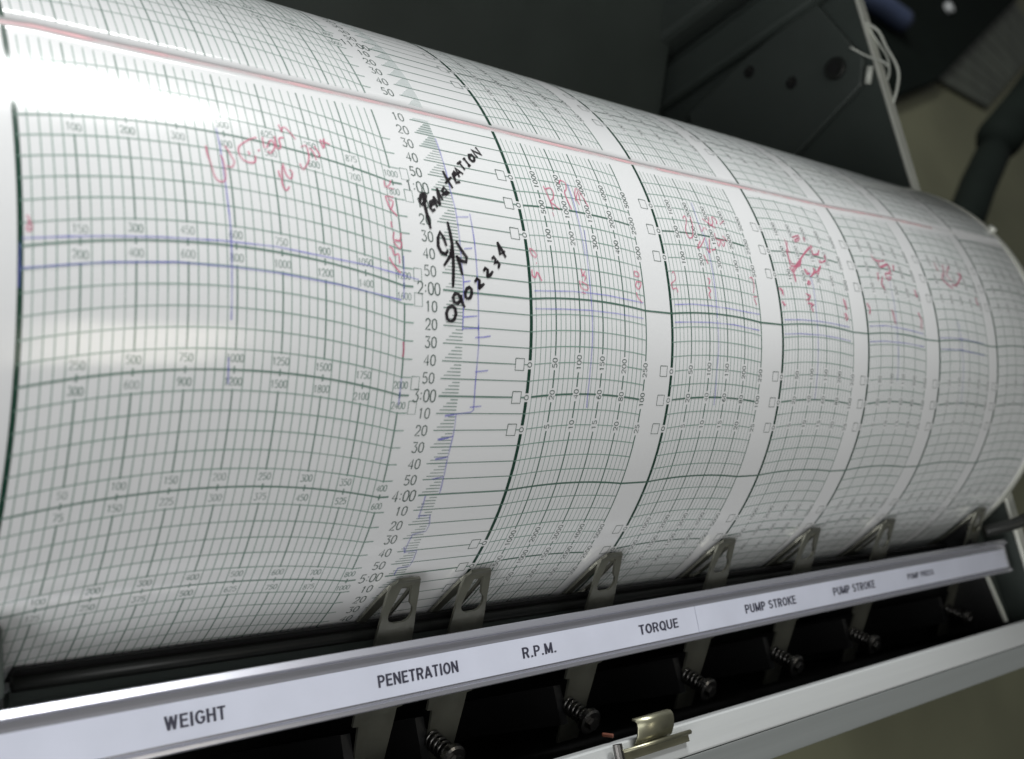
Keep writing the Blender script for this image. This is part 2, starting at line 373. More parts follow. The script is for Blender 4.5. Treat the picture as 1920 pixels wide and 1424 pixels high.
for ci, (xa, xb, nmaj, nmin) in enumerate(chans):
    fine, mid, heavy, txt = Rib(), Rib(), Rib(), Rib()
    sA = seam((xa + xb) / 2)
    blank = (sA - .10, sA + .12)
    fw = .0025 if ci == 0 else .0022
    if ci >= 3: fw = .0016
    N = nmaj * nmin
    for k in range(1, N + 1):
        x = xa + (xb - xa) * k / N; major = k % nmin == 0; j = k // nmin
        gaps = [(seam(x) - .095, seam(x) + .115)]
        if major and ci > 0:
            for hh, rws in rows_txt.items():
                for mm, tx in rws.items():
                    L = (len(tx[j - 1]) * PW + .010) / 2 / HR; hc = hh + mm / 60 - sag(x, xa, xb)
                    gaps.append((hc - L, hc + L))
        if major and ci == 0:
            for hh in (-1, 1, 2, 3, 4, 5):
                hc = hh - sag(x, xa, xb); gaps += [(hc - .155, hc - .03), (hc + .03, hc + .155)]
        for a, b in spans(gaps):
            if major: mid.line([(x, a), (x, b)], .0044 if (ci > 0 or k == N) else .0036)
            else: fine.line([(x, a), (x, b)], fw)
    # ten minute lines and hour lines
    for q in range(int(HMIN * 6), int(HMAX * 6) + 1):
        h = q / 6
        hour = q % 6 == 0; hh = q // 6
        if blank[0] < h - sag(xa, xa, xb) < blank[1] or blank[0] < h - sag((xa + xb) / 2, xa, xb) < blank[1]: continue
        rowkey = None
        if ci > 0:
            for c_h in rows_txt:
                for mm in (-20, 0, 20):
                    if abs(h - (c_h + mm / 60)) < 1e-6: rowkey = (c_h, mm)
        segs = [(xa, xb)]
        if rowkey:
            segs = []; pitch = (xb - xa) / nmaj; g = .012
            segs.append((xa + .016, xa + pitch - g))
            for j in range(1, nmaj): segs.append((xa + j * pitch + g, xa + (j + 1) * pitch - g))
        for a, b in segs:
            L = arc(h, xa, xb, a, b)
            if hour: (mid if ci else mid).line(L, .0054 if ci else .0046)
            else: fine.line(L, .0032 if ci else .0030)
        if ci == 0:
            (mid if hour else fine).line([(xb, h), (xb + .027, h)], .005 if hour else .0036)
        if ci > 0 and hour and hh % 2 == 0 and ci < len(chans) - 1:
            mid.line([(xb, h), (chans[ci + 1][0], h)], .0056)
    # text
    if ci == 0:
        for hh, rw in wt_rows.items():
            if not rw: continue
            for j in range(1, 9):
                x = xa + (xb - xa) * j / 8; hb = hh - sag(x, xa, xb)
                for lst, dh in ((rw[0], -.095), (rw[1], .095)):
                    text_up(txt, str(lst[j - 1]), x, hb + dh, .0165, .0080, .0105, .0026)
    else:
        for c_h, rws in rows_txt.items():
            for mm, tx in rws.items():
                h = c_h + mm / 60
                for j in range(1, 6):
                    x = xa + (xb - xa) * j / 5; text_side(txt, tx[j - 1], x, h - sag(x, xa, xb), .0165, .0105, PW, .0028)
                text_side(txt, '0', xa, h, .014, .012, PW, .0028)
                bx = xa - .035; dh = .0155 / HR; bw = .0150
                if not (blank[0] < h < blank[1]):
                    txt.line([(bx - bw, h - dh), (bx + bw, h - dh), (bx + bw, h + dh), (bx - bw, h + dh), (bx - bw, h - dh)], .0026)
    hg = [(seam(xa) - .05, seam(xa) + .03)]
    if ci > 0:
        for c_h in rows_txt:
            for mm in (-20, 0, 20): hg.append((c_h + mm / 60 - .045, c_h + mm / 60 + .045))
    for a, b in spans(hg): heavy.line([(xa, a), (xa, b)], .0105)
    g = fine.build('fine_grid', 'ink_fine', paper, kind='stuff')
    mid.build('main_grid_lines', 'ink_wide' if ci == 0 or ci >= 3 else 'ink_mid', paper, kind='stuff')
    heavy.build('channel_border', 'ink_heavy', paper)
    txt.build('scale_numbers', 'ink_soft' if ci == 0 else 'ink_text', paper, kind='stuff')

# time column between the weight channel and the first narrow channel
xB, xC = 1.4437, 1.8504
lines, nums, ticks, pale = Rib(), Rib(), Rib(), Rib()
for q in range(int(HMIN * 6), int(HMAX * 6) + 1):
    h = q / 6; hh = q // 6; mm = q % 6
    sx = seam(1.5); skip = sx - .09 < h < sx + .09
    if not skip:
        segs = [(1.560, xC)]
        row = any(abs(h - (c + m / 60)) < 1e-6 for c in rows_txt for m in (-20, 0, 20))
        if row: segs = [(1.560, xC - .050), (xC - .020, xC - .008)]
        for a, b in segs: lines.line([(a, h), (b, h)], .0048 if mm == 0 else .0028)
    if mm == 0:
        if hh: 
            s = '%d:00' % (hh % 12 or 12); n1 = Rib(); text_up(n1, s, 1.521, h, .0305, .0155, .0198, .0038); n1.build('time_number', 'ink_text', paper, label='printed hour ' + s)
    else: n1 = Rib(); text_up(n1, str(mm * 10), 1.523, h, .0260, .0142, .0195, .0034); n1.build('time_number', 'ink_text', paper)
    for j in range(1, 5):
        ht = h + j / 30; x0 = (1.598, 1.587, 1.578, 1.569)[j - 1]
        if ht < sx + .12: continue
        ticks.line([(x0, ht), (1.621, ht)], .0028)
    if h < .45:
        n = 4
        for j in range(n):
            a0, a1 = h + j / 24, h + (j + 1) / 24
            if a1 > sx - .05 and a0 < sx + .06: continue
            w0, w1 = 1.606 - .042 * j / n, 1.606 - .042 * (j + 1) / n
            pale.quad([(w0, a0), (1.622, a0), (1.622, a1), (w1, a1)], OFF * .6)
for hh in range(1, 4):
    for dh in (-.115, .115):
        bx, bw, d = 1.485, .0115, .016 / HR
        nums.line([(bx - bw, hh + dh - d), (bx + bw, hh + dh - d), (bx + bw, hh + dh + d), (bx - bw, hh + dh + d), (bx - bw, hh + dh - d)], .0026)
lines.build('time_lines', 'ink_wide', paper, kind='stuff')
nums.build('hour_boxes', 'ink_soft', paper, kind='stuff')
ticks.build('minute_ticks', 'ink_soft', paper, kind='stuff'); pale.build('pale_tick_shading', 'ink_pale', paper, kind='stuff')
# handwriting and pen traces
MARKS = json.loads('''{"marker":[[[1.5339,1.0536],[1.522,1.0889],[1.5151,1.1565],[1.5195,1.1884],[1.5311,1.1469],[1.5377,1.0797],[1.5339,1.0536]],[[1.5292,1.0636],[1.5288,1.1903],[1.5319,1.3123],[1.5362,1.4214]],[[1.5442,1.1884],[1.562,1.1431],[1.5583,1.12],[1.5478,1.1442],[1.5452,1.2087],[1.5501,1.2337],[1.5596,1.2118]],[[1.567,1.1895],[1.5608,1.0755]],[[1.5608,1.0755],[1.5777,1.1623]],[[1.5777,1.1623],[1.5777,0.9788]],[[1.5777,0.9788],[1.5889,1.0989]],[[1.5898,1.0482],[1.6104,0.9918],[1.6023,0.9527],[1.5926,1.003],[1.6014,1.034],[1.6165,0.9983]],[[1.6124,0.7604],[1.6183,0.8448],[1.6308,0.945]],[[1.6099,0.9031],[1.6354,0.8179]],[[1.6429,0.8053],[1.6573,0.7596],[1.6521,0.7415],[1.6438,0.7815],[1.6457,0.8264],[1.6468,0.8713],[1.6612,0.8544]],[[1.5795,1.5726],[1.5737,1.5016],[1.5636,1.439],[1.5553,1.5031],[1.5533,1.5841],[1.5606,1.6402],[1.5747,1.6567],[1.5824,1.611]],[[1.5919,1.3223],[1.5955,1.4302],[1.598,1.5511],[1.5893,1.6613],[1.5662,1.7688]],[[1.5988,1.5642],[1.5957,1.7642],[1.5909,1.9676]],[[1.6107,1.5073],[1.6256,1.5926],[1.6406,1.6601],[1.6375,1.7058],[1.6221,1.7012],[1.6072,1.6567]],[[1.6074,1.6513],[1.6167,1.743],[1.6229,1.8394]],[[1.6636,0.798],[1.6583,0.6955],[1.6797,0.7523]],[[1.6614,0.7573],[1.6711,0.7296]],[[1.6693,0.6394],[1.686,0.5911]],[[1.6776,0.6152],[1.6902,0.6947]],[[1.6955,0.5642],[1.7041,0.5392]],[[1.6998,0.5519],[1.7115,0.6283]],[[1.7058,0.6444],[1.7151,0.6122]],[[1.7346,0.5558],[1.7259,0.56],[1.7199,0.5358],[1.7223,0.4867],[1.7328,0.4774],[1.7387,0.502],[1.7346,0.5558]],[[1.7505,0.4982],[1.7385,0.4107],[1.7687,0.4456],[1.7569,0.3561]],[[1.5814,2.295],[1.5715,2.272],[1.5685,2.2194],[1.5746,2.1668],[1.5859,2.1442],[1.5957,2.1668],[1.5986,2.2198],[1.5926,2.2728],[1.5814,2.295]],[[1.615,2.0828],[1.607,2.0271],[1.5965,2.024],[1.5897,2.0643],[1.5936,2.1085],[1.6041,2.1181],[1.615,2.0762],[1.6155,2.0309]],[[1.6153,2.044],[1.6182,2.1012],[1.6265,2.1507]],[[1.6361,2.0659],[1.6296,2.0474],[1.6287,2.0068],[1.6343,1.9664],[1.6428,1.9499],[1.6493,1.9684],[1.6501,2.0091],[1.6445,2.0494],[1.6361,2.0659]],[[1.6607,1.892],[1.6694,1.8563],[1.6765,1.8736],[1.6757,1.9135],[1.6727,1.958]],[[1.6727,1.958],[1.6821,1.9246],[1.6923,1.8989]],[[1.692,1.7745],[1.6987,1.7411],[1.7059,1.7561],[1.7053,1.7964],[1.7026,1.8309]],[[1.7026,1.8309],[1.7135,1.8071],[1.7237,1.763]],[[1.723,1.6405],[1.7306,1.6167],[1.7365,1.6421],[1.7307,1.6786],[1.7427,1.6601],[1.7473,1.6858],[1.7428,1.7285]],[[1.7485,1.4559],[1.7612,1.5346],[1.7721,1.6068]],[[1.7485,1.4559],[1.7537,1.5822],[1.771,1.5415]]],"red":[[[0.9678,0.9684],[0.9688,1.0467],[0.9741,1.1488],[0.9784,1.2363],[0.986,1.2763],[0.9965,1.2763],[1.0027,1.2482],[1.0044,1.1634],[1.0029,1.0793],[0.9992,1.0317]],[[1.0119,0.9346],[1.019,0.9807],[1.0257,1.0413],[1.029,1.0755],[1.0207,1.1312],[1.0094,1.1212]],[[1.0936,0.7907],[1.0751,0.8248],[1.0538,0.8874],[1.0445,0.9319],[1.0439,0.9918],[1.0513,1.0379],[1.0652,1.0571],[1.0789,1.0402],[1.0823,0.9784]],[[1.0651,0.9465],[1.069,0.9623],[1.0663,0.9826]],[[1.1086,0.7746],[1.1076,0.8532],[1.1091,0.8828]],[[1.0911,0.9269],[1.0956,0.9085]],[[1.114,0.8793],[1.1278,0.7907],[1.1342,0.8168],[1.1339,0.864],[1.1213,0.9273],[1.1145,0.9093]],[[1.14,0.7412],[1.1399,0.8594],[1.1503,0.8436],[1.1509,0.7561],[1.1636,0.7377]],[[1.1572,0.6041],[1.1627,0.682],[1.1625,0.649],[1.1739,0.6229],[1.1937,0.7296]],[[1.1338,1.0836],[1.135,1.1488]],[[1.1456,1.0306],[1.1394,1.1607],[1.1399,1.2256],[1.1462,1.2651],[1.1554,1.2233]],[[1.1476,1.0068],[1.152,1.1081],[1.1622,1.1457],[1.1687,1.0824],[1.1619,1.0571]],[[1.2038,0.8022],[1.2173,0.7753],[1.2205,0.8291],[1.2175,0.9262],[1.1985,1.0321],[1.1921,0.9753]],[[1.2265,0.7926],[1.2344,0.8348],[1.2386,0.9108]],[[1.2402,0.7657],[1.2501,0.8467],[1.2445,0.8751]],[[1.2594,0.6843],[1.2647,0.7711]],[[1.2594,0.6843],[1.2847,0.7139]],[[1.2714,0.6575],[1.2673,0.7607]],[[0.5981,1.7699],[0.6026,1.8068],[0.5977,1.8736],[0.6045,1.8782],[0.6065,1.8371],[0.601,1.8075]],[[1.419,0.9972],[1.4184,1.0625],[1.4322,1.0321],[1.4379,0.9849]],[[1.4241,1.0697],[1.4424,1.0694]],[[1.4134,1.1615],[1.4378,1.1576]],[[1.4134,1.1615],[1.4229,1.2816],[1.4341,1.2022],[1.4211,1.1887]],[[1.4229,1.2816],[1.4399,1.345]],[[1.4193,1.4068],[1.4201,1.467]],[[1.4248,1.505],[1.421,1.5768],[1.4391,1.5787],[1.4445,1.5058]],[[1.4204,1.5972],[1.4368,1.6594],[1.4431,1.5968],[1.427,1.5791]],[[1.4069,1.6524],[1.4154,1.6686],[1.42,1.7254],[1.4324,1.7104],[1.4335,1.7983]],[[1.4045,1.7511],[1.4151,1.8152],[1.4349,1.8855]],[[1.4413,2.51],[1.4436,2.5749],[1.4424,2.6486]],[[1.9683,0.6966],[1.9728,0.798],[1.978,0.897],[1.9807,0.983]],[[1.9707,0.7346],[1.9934,0.7066],[1.9995,0.768],[1.9911,0.8379],[1.977,0.8847],[1.9904,0.9147],[2.0065,0.9619]],[[1.9745,1.0114],[1.9767,1.0594]],[[2.0437,0.5711],[2.0621,0.5926],[2.0582,0.6771],[2.0464,0.7247],[2.0479,0.816],[2.0558,0.9339]],[[2.0437,0.5711],[2.0361,0.6241]],[[2.0992,0.636],[2.0865,0.7392],[2.0943,0.8532]],[[2.1038,0.6333],[2.1158,0.7204],[2.1239,0.8091],[2.1298,0.8582]],[[2.1037,0.6744],[2.0818,0.8083]],[[2.1052,0.7005],[2.1019,0.796]],[[1.8606,1.4678],[1.8651,1.5331],[1.879,1.5607],[1.8824,1.5258],[1.871,1.4855],[1.8622,1.4724]],[[1.8786,1.6164],[1.8809,1.6244]],[[1.8606,1.6951],[1.8605,1.7553],[1.8712,1.773],[1.8768,1.7166],[1.8853,1.7461],[1.893,1.8037]],[[2.0477,1.6187],[2.0532,1.6858],[2.0614,1.6367]],[[2.0469,1.6881],[2.0631,1.6935],[2.0572,1.7415]],[[2.0365,1.7488],[2.0422,1.826],[2.0643,1.8417],[2.0678,1.7949],[2.0444,1.7572]],[[2.0409,1.8716],[2.057,1.8835]],[[2.2678,1.5596],[2.2857,1.5649],[2.2878,1.6129],[2.2699,1.6075],[2.2701,1.5588]],[[2.271,1.6793],[2.2935,1.6835],[2.2812,1.7599],[2.2689,1.7281],[2.2728,1.6908]],[[2.2684,1.7999],[2.2732,1.8578],[2.2898,1.9123]],[[2.5596,0.7634],[2.5741,0.7174],[2.5736,0.793],[2.5567,0.9005],[2.5543,0.9619],[2.5631,1.0233],[2.5814,0.9964],[2.5897,0.9197],[2.5996,0.816],[2.601,0.7147]],[[2.6363,0.8087],[2.6365,0.902],[2.6557,0.836],[2.6687,0.8602]],[[2.6632,0.7047],[2.6888,0.7546],[2.719,0.8087]],[[2.7018,0.6567],[2.6902,0.7795],[2.7119,0.755],[2.722,0.6448],[2.7396,0.6874],[2.732,0.7438]],[[2.7514,0.7396],[2.7797,0.6717]],[[2.6438,0.978],[2.6129,1.1008],[2.5906,1.1465],[2.6145,1.0402]],[[2.6664,0.9792],[2.6553,1.1051],[2.6504,1.1788],[2.6374,1.125]],[[2.7048,0.8855],[2.7039,0.973],[2.747,0.9646]],[[2.7044,1.0095],[2.7073,1.0694],[2.7256,0.9872],[2.7318,1.0578],[2.7464,0.9895]],[[2.7448,0.9028],[2.7605,0.9703]],[[2.6635,1.1373],[2.6839,1.1162]],[[2.6152,1.2175],[2.6281,1.3281]],[[2.4413,1.5173],[2.4509,1.4978],[2.4542,1.5834],[2.43,1.6455]],[[2.4321,1.6448],[2.4353,1.7077],[2.4527,1.6912],[2.4566,1.7434]],[[2.6119,1.5162],[2.6219,1.535],[2.6138,1.5937]],[[2.6072,1.629],[2.6184,1.6697],[2.607,1.7177],[2.6135,1.7707]],[[2.835,1.436],[2.8501,1.4302],[2.852,1.5358],[2.8406,1.6329]],[[2.8378,1.6801],[2.8578,1.6739]],[[2.8415,1.702],[2.8497,1.7803]],[[3.2769,0.8095],[3.2387,0.8736],[3.1903,0.9864],[3.1511,1.1131],[3.1063,1.2494]],[[3.1214,0.7922],[3.1073,0.9231],[3.1154,0.9638]],[[3.0978,0.9277],[3.096,1.082],[3.0961,1.1573],[3.1172,1.1703],[3.1519,1.1457],[3.1728,1.0494]],[[3.1704,0.7097],[3.2099,0.6659],[3.2027,0.7404],[3.1687,0.7803],[3.1986,0.707]],[[3.2415,0.6732],[3.2393,0.7458]],[[3.2609,0.8521],[3.2636,0.9312],[3.2961,0.9051],[3.3087,0.8529]],[[3.3322,0.9239],[3.3321,0.993],[3.2963,1.0421],[3.2977,0.996]],[[3.1755,1.1795],[3.1861,1.2509],[3.2019,1.234]],[[3.2356,1.1446],[3.2474,1.206],[3.2901,1.0893]],[[3.2116,1.2736],[3.2414,1.1753]],[[3.1843,1.3584],[3.174,1.3937],[3.1873,1.3995],[3.1934,1.3603]],[[3.0936,1.1799],[3.1063,1.2705],[3.1049,1.3761]],[[3.0003,1.5143],[3.0114,1.5411],[3.0054,1.593]],[[3.0011,1.6939],[3.0087,1.7116],[3.0087,1.7511]],[[3.1578,1.5553],[3.1759,1.5599],[3.168,1.6037],[3.1564,1.6382]],[[3.1543,1.6693],[3.1818,1.6716],[3.1697,1.7162],[3.1796,1.7845]],[[3.3891,1.5365],[3.3922,1.6214],[3.402,1.6935]],[[3.389,1.7396],[3.3998,1.8106],[3.3879,1.8451]],[[3.6888,0.765],[3.6961,0.8367],[3.7365,0.8341],[3.7759,0.8018]],[[3.7193,0.8567],[3.7249,0.9435],[3.791,0.8713],[3.7844,0.9934],[3.7435,1.0387],[3.7492,1.1377],[3.7845,1.0813]],[[3.6822,1.0479],[3.681,1.1484]],[[3.7132,1.1077],[3.69,1.2298],[3.7034,1.2816]],[[3.828,0.8555],[3.8236,0.963]],[[3.5519,1.5473],[3.5646,1.6233],[3.5576,1.7169]],[[3.7239,1.5922],[3.7297,1.6855],[3.7348,1.8052]],[[3.9455,1.2287],[3.9521,1.3427],[3.9409,1.3173]],[[3.9322,1.5906],[3.9433,1.7139],[3.9308,1.8417]],[[4.2715,0.6667],[4.2669,0.801],[4.223,0.9473],[4.2637,1.0271],[4.286,1.0824]],[[4.3291,0.6586],[4.2821,0.844],[4.3016,0.95]],[[4.3861,0.7696],[4.4067,0.8283],[4.3408,0.9999],[4.2892,1.0183]],[[4.4131,0.7588],[4.4047,0.8786]],[[4.2104,0.6598],[4.2058,0.7934]],[[4.4842,1.1749],[4.4788,1.3189]]],"red_line":[[[0.5835,0.1477],[0.644,0.1105],[0.7919,0.1039],[1.0304,0.0748],[1.3666,0.0437],[1.5599,0.0299],[1.8098,0.0249],[2.112,0.0348],[2.4865,0.0318],[2.9646,-0.0104],[3.5425,-0.0492],[3.913,-0.1172]]],"blue":[[[0.9987,0.7746],[1.0008,0.9273],[1.0005,1.1742],[1.0023,1.4548],[1.0039,1.6801],[1.0029,1.9883],[1.0025,2.2474],[1.0023,2.4186]],[[1.0004,2.7181],[1.0039,2.933]],[[1.4461,1.7208],[1.4418,2.1173]],[[1.4432,2.8451],[1.4443,3.0912]],[[0.5855,1.9749],[0.5843,2.2958]],[[0.5883,1.943],[0.6641,1.8974],[0.744,1.857],[0.8503,1.8167],[0.9844,1.7864],[1.1081,1.7814],[1.2727,1.8298],[1.3441,1.8498],[1.444,1.9058],[1.4874,1.9304]],[[0.5884,2.1557],[0.6638,2.1043],[0.7433,2.0544],[0.8857,1.9991],[1.0017,1.9933],[1.1096,2.0021],[1.2702,2.0517],[1.4341,2.1342]],[[1.8639,1.9139],[2.0063,1.8743],[2.0755,1.8716],[2.1467,1.8747],[2.2955,1.9139]],[[1.8643,2.0973],[1.9688,2.0728],[2.0716,2.0582],[2.1792,2.0643],[2.2918,2.0908]],[[2.0873,1.1588],[2.0782,1.5292],[2.0769,1.8229],[2.0784,2.0716],[2.0788,2.3553],[2.076,2.6766],[2.0764,2.9622],[2.08,3.0965]],[[2.0708,0.5964],[2.0724,0.8337],[2.0724,1.2179],[2.0719,1.4621]],[[2.4364,1.892],[2.522,1.8624],[2.6099,1.8594],[2.7005,1.867],[2.7704,1.8816],[2.8619,1.897]],[[2.4317,2.0989],[2.5164,2.0766],[2.6042,2.0609],[2.7181,2.0613]],[[2.6396,0.482],[2.6334,0.76],[2.6438,0.978],[2.6433,1.2052],[2.6437,1.4478],[2.6407,1.6739],[2.639,1.862],[2.6377,2.0041]],[[2.6378,2.0206],[2.6403,2.3403],[2.6356,2.6605],[2.6415,3.047]],[[2.7159,2.0601],[2.7883,2.0831],[2.8543,2.102]],[[2.9999,1.9319],[3.095,1.9085],[3.2095,1.902],[3.2938,1.9108],[3.4048,1.9369]],[[2.9948,2.1192],[3.0894,2.0927],[3.2202,2.0866],[3.3221,2.1023],[3.4061,2.13]],[[3.2034,1.2129],[3.207,1.4398],[3.1972,1.811],[3.1954,2.1703],[3.196,2.5968],[3.1976,2.9541]],[[3.5461,1.8897],[3.6627,1.8547],[3.7814,1.8674],[3.8831,1.8931],[3.9539,1.9189]],[[3.5419,2.1116],[3.6533,2.0824],[3.8131,2.0835],[3.9506,2.1146]],[[3.761,1.0824],[3.7536,1.4214],[3.747,1.9066],[3.7493,2.3772],[3.7484,2.6513]],[[4.0838,1.9499],[4.1894,1.9284],[4.3069,1.9311],[4.4768,1.9684]],[[4.0907,2.1231],[4.2521,2.1039],[4.4746,2.1622]],[[4.2594,1.6202],[4.2718,1.9638],[4.2791,2.4735],[4.2811,2.9868]],[[1.6236,0.3584],[1.6233,0.5592],[1.623,0.7807],[1.6211,0.9926],[1.625,1.1784],[1.6237,1.4716],[1.6225,1.6878],[1.6252,1.8977],[1.6227,2.0805],[1.6199,2.3695]],[[1.6698,1.1968],[1.6713,1.477],[1.6706,1.8025],[1.6704,2.0666],[1.6709,2.3584]],[[1.6229,1.2575],[1.6632,1.236]],[[1.6348,1.5753],[1.6616,1.5569]],[[1.6237,1.9046],[1.6478,1.8874]],[[1.6229,2.2417],[1.6661,2.2217]],[[1.6211,2.3511],[1.6729,2.3373]],[[1.6706,2.3104],[1.6731,2.4916],[1.6713,2.6739],[1.6715,2.8958],[1.676,3.1342],[1.6673,3.1541],[1.625,3.1722],[1.5876,3.186]],[[1.5881,3.1952],[1.6168,3.1775]],[[1.6605,2.4294],[1.6846,2.4217],[1.711,2.406]],[[1.667,2.7591],[1.7084,2.7411]],[[1.6628,3.105],[1.6996,3.0931]],[[1.6219,3.1775],[1.6244,3.2816],[1.6242,3.389],[1.6222,3.5257],[1.6214,3.6366],[1.6237,3.8071],[1.6257,3.9595]],[[1.5775,3.4209],[1.6246,3.396]],[[1.5821,3.6186],[1.6211,3.6017]],[[1.5874,3.8305],[1.6218,3.8098]],[[1.5821,3.4278],[1.6126,3.409]],[[1.5848,3.627],[1.6173,3.6082]],[[1.5976,3.8278],[1.6226,3.8078],[1.6255,3.9913]],[[1.5827,4.0075],[1.584,4.1011],[1.5836,4.2289],[1.5856,4.2685]],[[1.5806,4.2347],[1.609,4.2359]],[[1.6168,4.2251],[1.6273,4.3476],[1.6249,4.4286],[1.5852,4.4562],[1.5828,4.5671],[1.5849,4.6834],[1.6226,4.67],[1.6258,4.7917],[1.6242,4.8846],[1.5883,4.898],[1.5873,4.994]],[[1.5747,4.6067],[1.5858,4.6911]]],"rg":[18,1,10,1,19,19,18,15],"bg":[0,36]}''')
mk = MARKS['marker']
def mid_h(l): return sum(p[1] for p in l) / len(l)
words = {'PENETRATION': [], 'C/N': [], '0902234': []}
for i, l in enumerate(mk): words[('PENETRATION' if i < 11 or 16 <= i < 25 else 'C/N' if i < 16 else '0902234')].append(l)
for wd, ls_ in words.items():
    rb = Rib()
    for l in ls_: rb.line([tuple(p) for p in l], .0096, OFF * 2.2, taper=.7)
    rb.build('marker_writing', 'marker', paper, label='black felt pen writing ' + wd)
k0 = 0
for cnt in MARKS['rg']:
    rb = Rib()
    for l in MARKS['red'][k0:k0 + cnt]: rb.line([p[:2] for p in smooth_path([tuple(p) + (0,) for p in l], 3)], .0046 if k0 < 68 else .0064, OFF * 2.0)
    if k0 >= 68:
        for l in MARKS['red'][k0:k0 + cnt]: rb.line([(p[0] + random.uniform(-.012, .012), p[1] + random.uniform(-.03, .03)) for p in l], .0050, OFF * 2.3)
    k0 += cnt; rb.build('red_writing', 'red', paper)
rb = Rib()
for l in MARKS['blue']: rb.line([tuple(p) for p in l], .0040, OFF * 1.8)
rb.build('pen_trace', 'blue', paper, label='faint blue recorder pen traces')
rb = Rib(); L = [(p[0], p[1] + .0) for p in MARKS['red_line'][0]]; L = [(.25, L[0][1] + .03)] + L + [(4.4, -.15)]
rb.line(L, .0105, OFF * 2.4)
rb.build('red_wax_line', 'wax', paper, label='red crayon line drawn along the paper seam')

# ------------------------------------------------------------------ bar in front of the drum
bar = thing('paper_guide_bar', (2.9, -.97, .36), 'dark rubber covered guide bar running along the lower side of the drum', 'bar')
T = Off((2.9, -.97, .36))
sh = lambda x: ((x - .7) * -.0125, (x - .7) * -.012)
circ = lambda cy, cz, r, n=14: [(cy + r * math.cos(2 * math.pi * k / n), cz + r * math.sin(2 * math.pi * k / n)) for k in range(n)]
bm = B(); extrude_x(bm, circ(-.966, .366, .017), .69, 5.19, T, 8, sh); obj('rubber_roller', bm, 'rubber', bar, smooth=True)
bm = B(); extrude_x(bm, [(-.978, .30), (-.978, .345), (-1.0, .345), (-1.0, .335), (-1.015, .335), (-1.015, .30)], .69, 5.19, T, 8, sh); obj('bar_body', bm, 'dark_paint', bar)
bm = B(); extrude_x(bm, [(-.945, .30), (-.9315, .384), (-.938, .391), (-.952, .366), (-.955, .30)], .69, 5.19, T, 8, sh); obj('black_lip', bm, 'interior', bar)
bm = B(); hexa(bm, [(.50, -1.03, .1), (.668, -1.03, .1), (.668, -.86, .1), (.50, -.86, .1), (.50, -1.0, .50), (.640, -1.0, .50), (.628, -.86, .56), (.50, -.86, .56)], T); obj('end_bracket', bm, 'bracket', bar, bevel=.01)
bm = B(); box(bm, 4.99, 5.06, -.99, -.93, .30, .42, T); obj('end_block', bm, 'zinc', bar, bevel=.006)

# ------------------------------------------------------------------ label strip
st_o = thing('label_strip', (2.5, -1.09, .5), 'white label strip naming WEIGHT, PENETRATION, R.P.M., TORQUE and pump channels', 'label strip')
T = Off((2.5, -1.09, .5))
XS = 5.13
bm = B(); extrude_x(bm, [(-1.020, .470), (-1.020, .5035), (-1.0405, .514), (-1.0445, .497), (-1.156, .491), (-1.160, .500), (-1.172, .497), (-1.174, .470)], .1, XS, T)
obj('channel', bm, 'strip', st_o, bevel=.0025)
def ls(y): return .497 - .006 * ((-1.0445 - y) / .1115)
for a, b in ((.1, 2.7705), (2.773, 5.10)):
    bm = B(); hexa(bm, [(a, -1.150, ls(-1.150) + .0006), (b, -1.150, ls(-1.150) + .0006), (b, -1.066, ls(-1.066) + .0006), (a, -1.066, ls(-1.066) + .0006),
                        (a, -1.150, ls(-1.150) + .0030), (b, -1.150, ls(-1.150) + .0030), (b, -1.066, ls(-1.066) + .0030), (a, -1.066, ls(-1.066) + .0030)], T)
    obj('paper_label', bm, 'label', st_o)
def arcp(cx, cy, rx, ry, a0, a1, n=10): return [(cx + rx * math.cos(math.radians(a0 + (a1 - a0) * i / n)), cy + ry * math.sin(math.radians(a0 + (a1 - a0) * i / n))) for i in range(n + 1)]
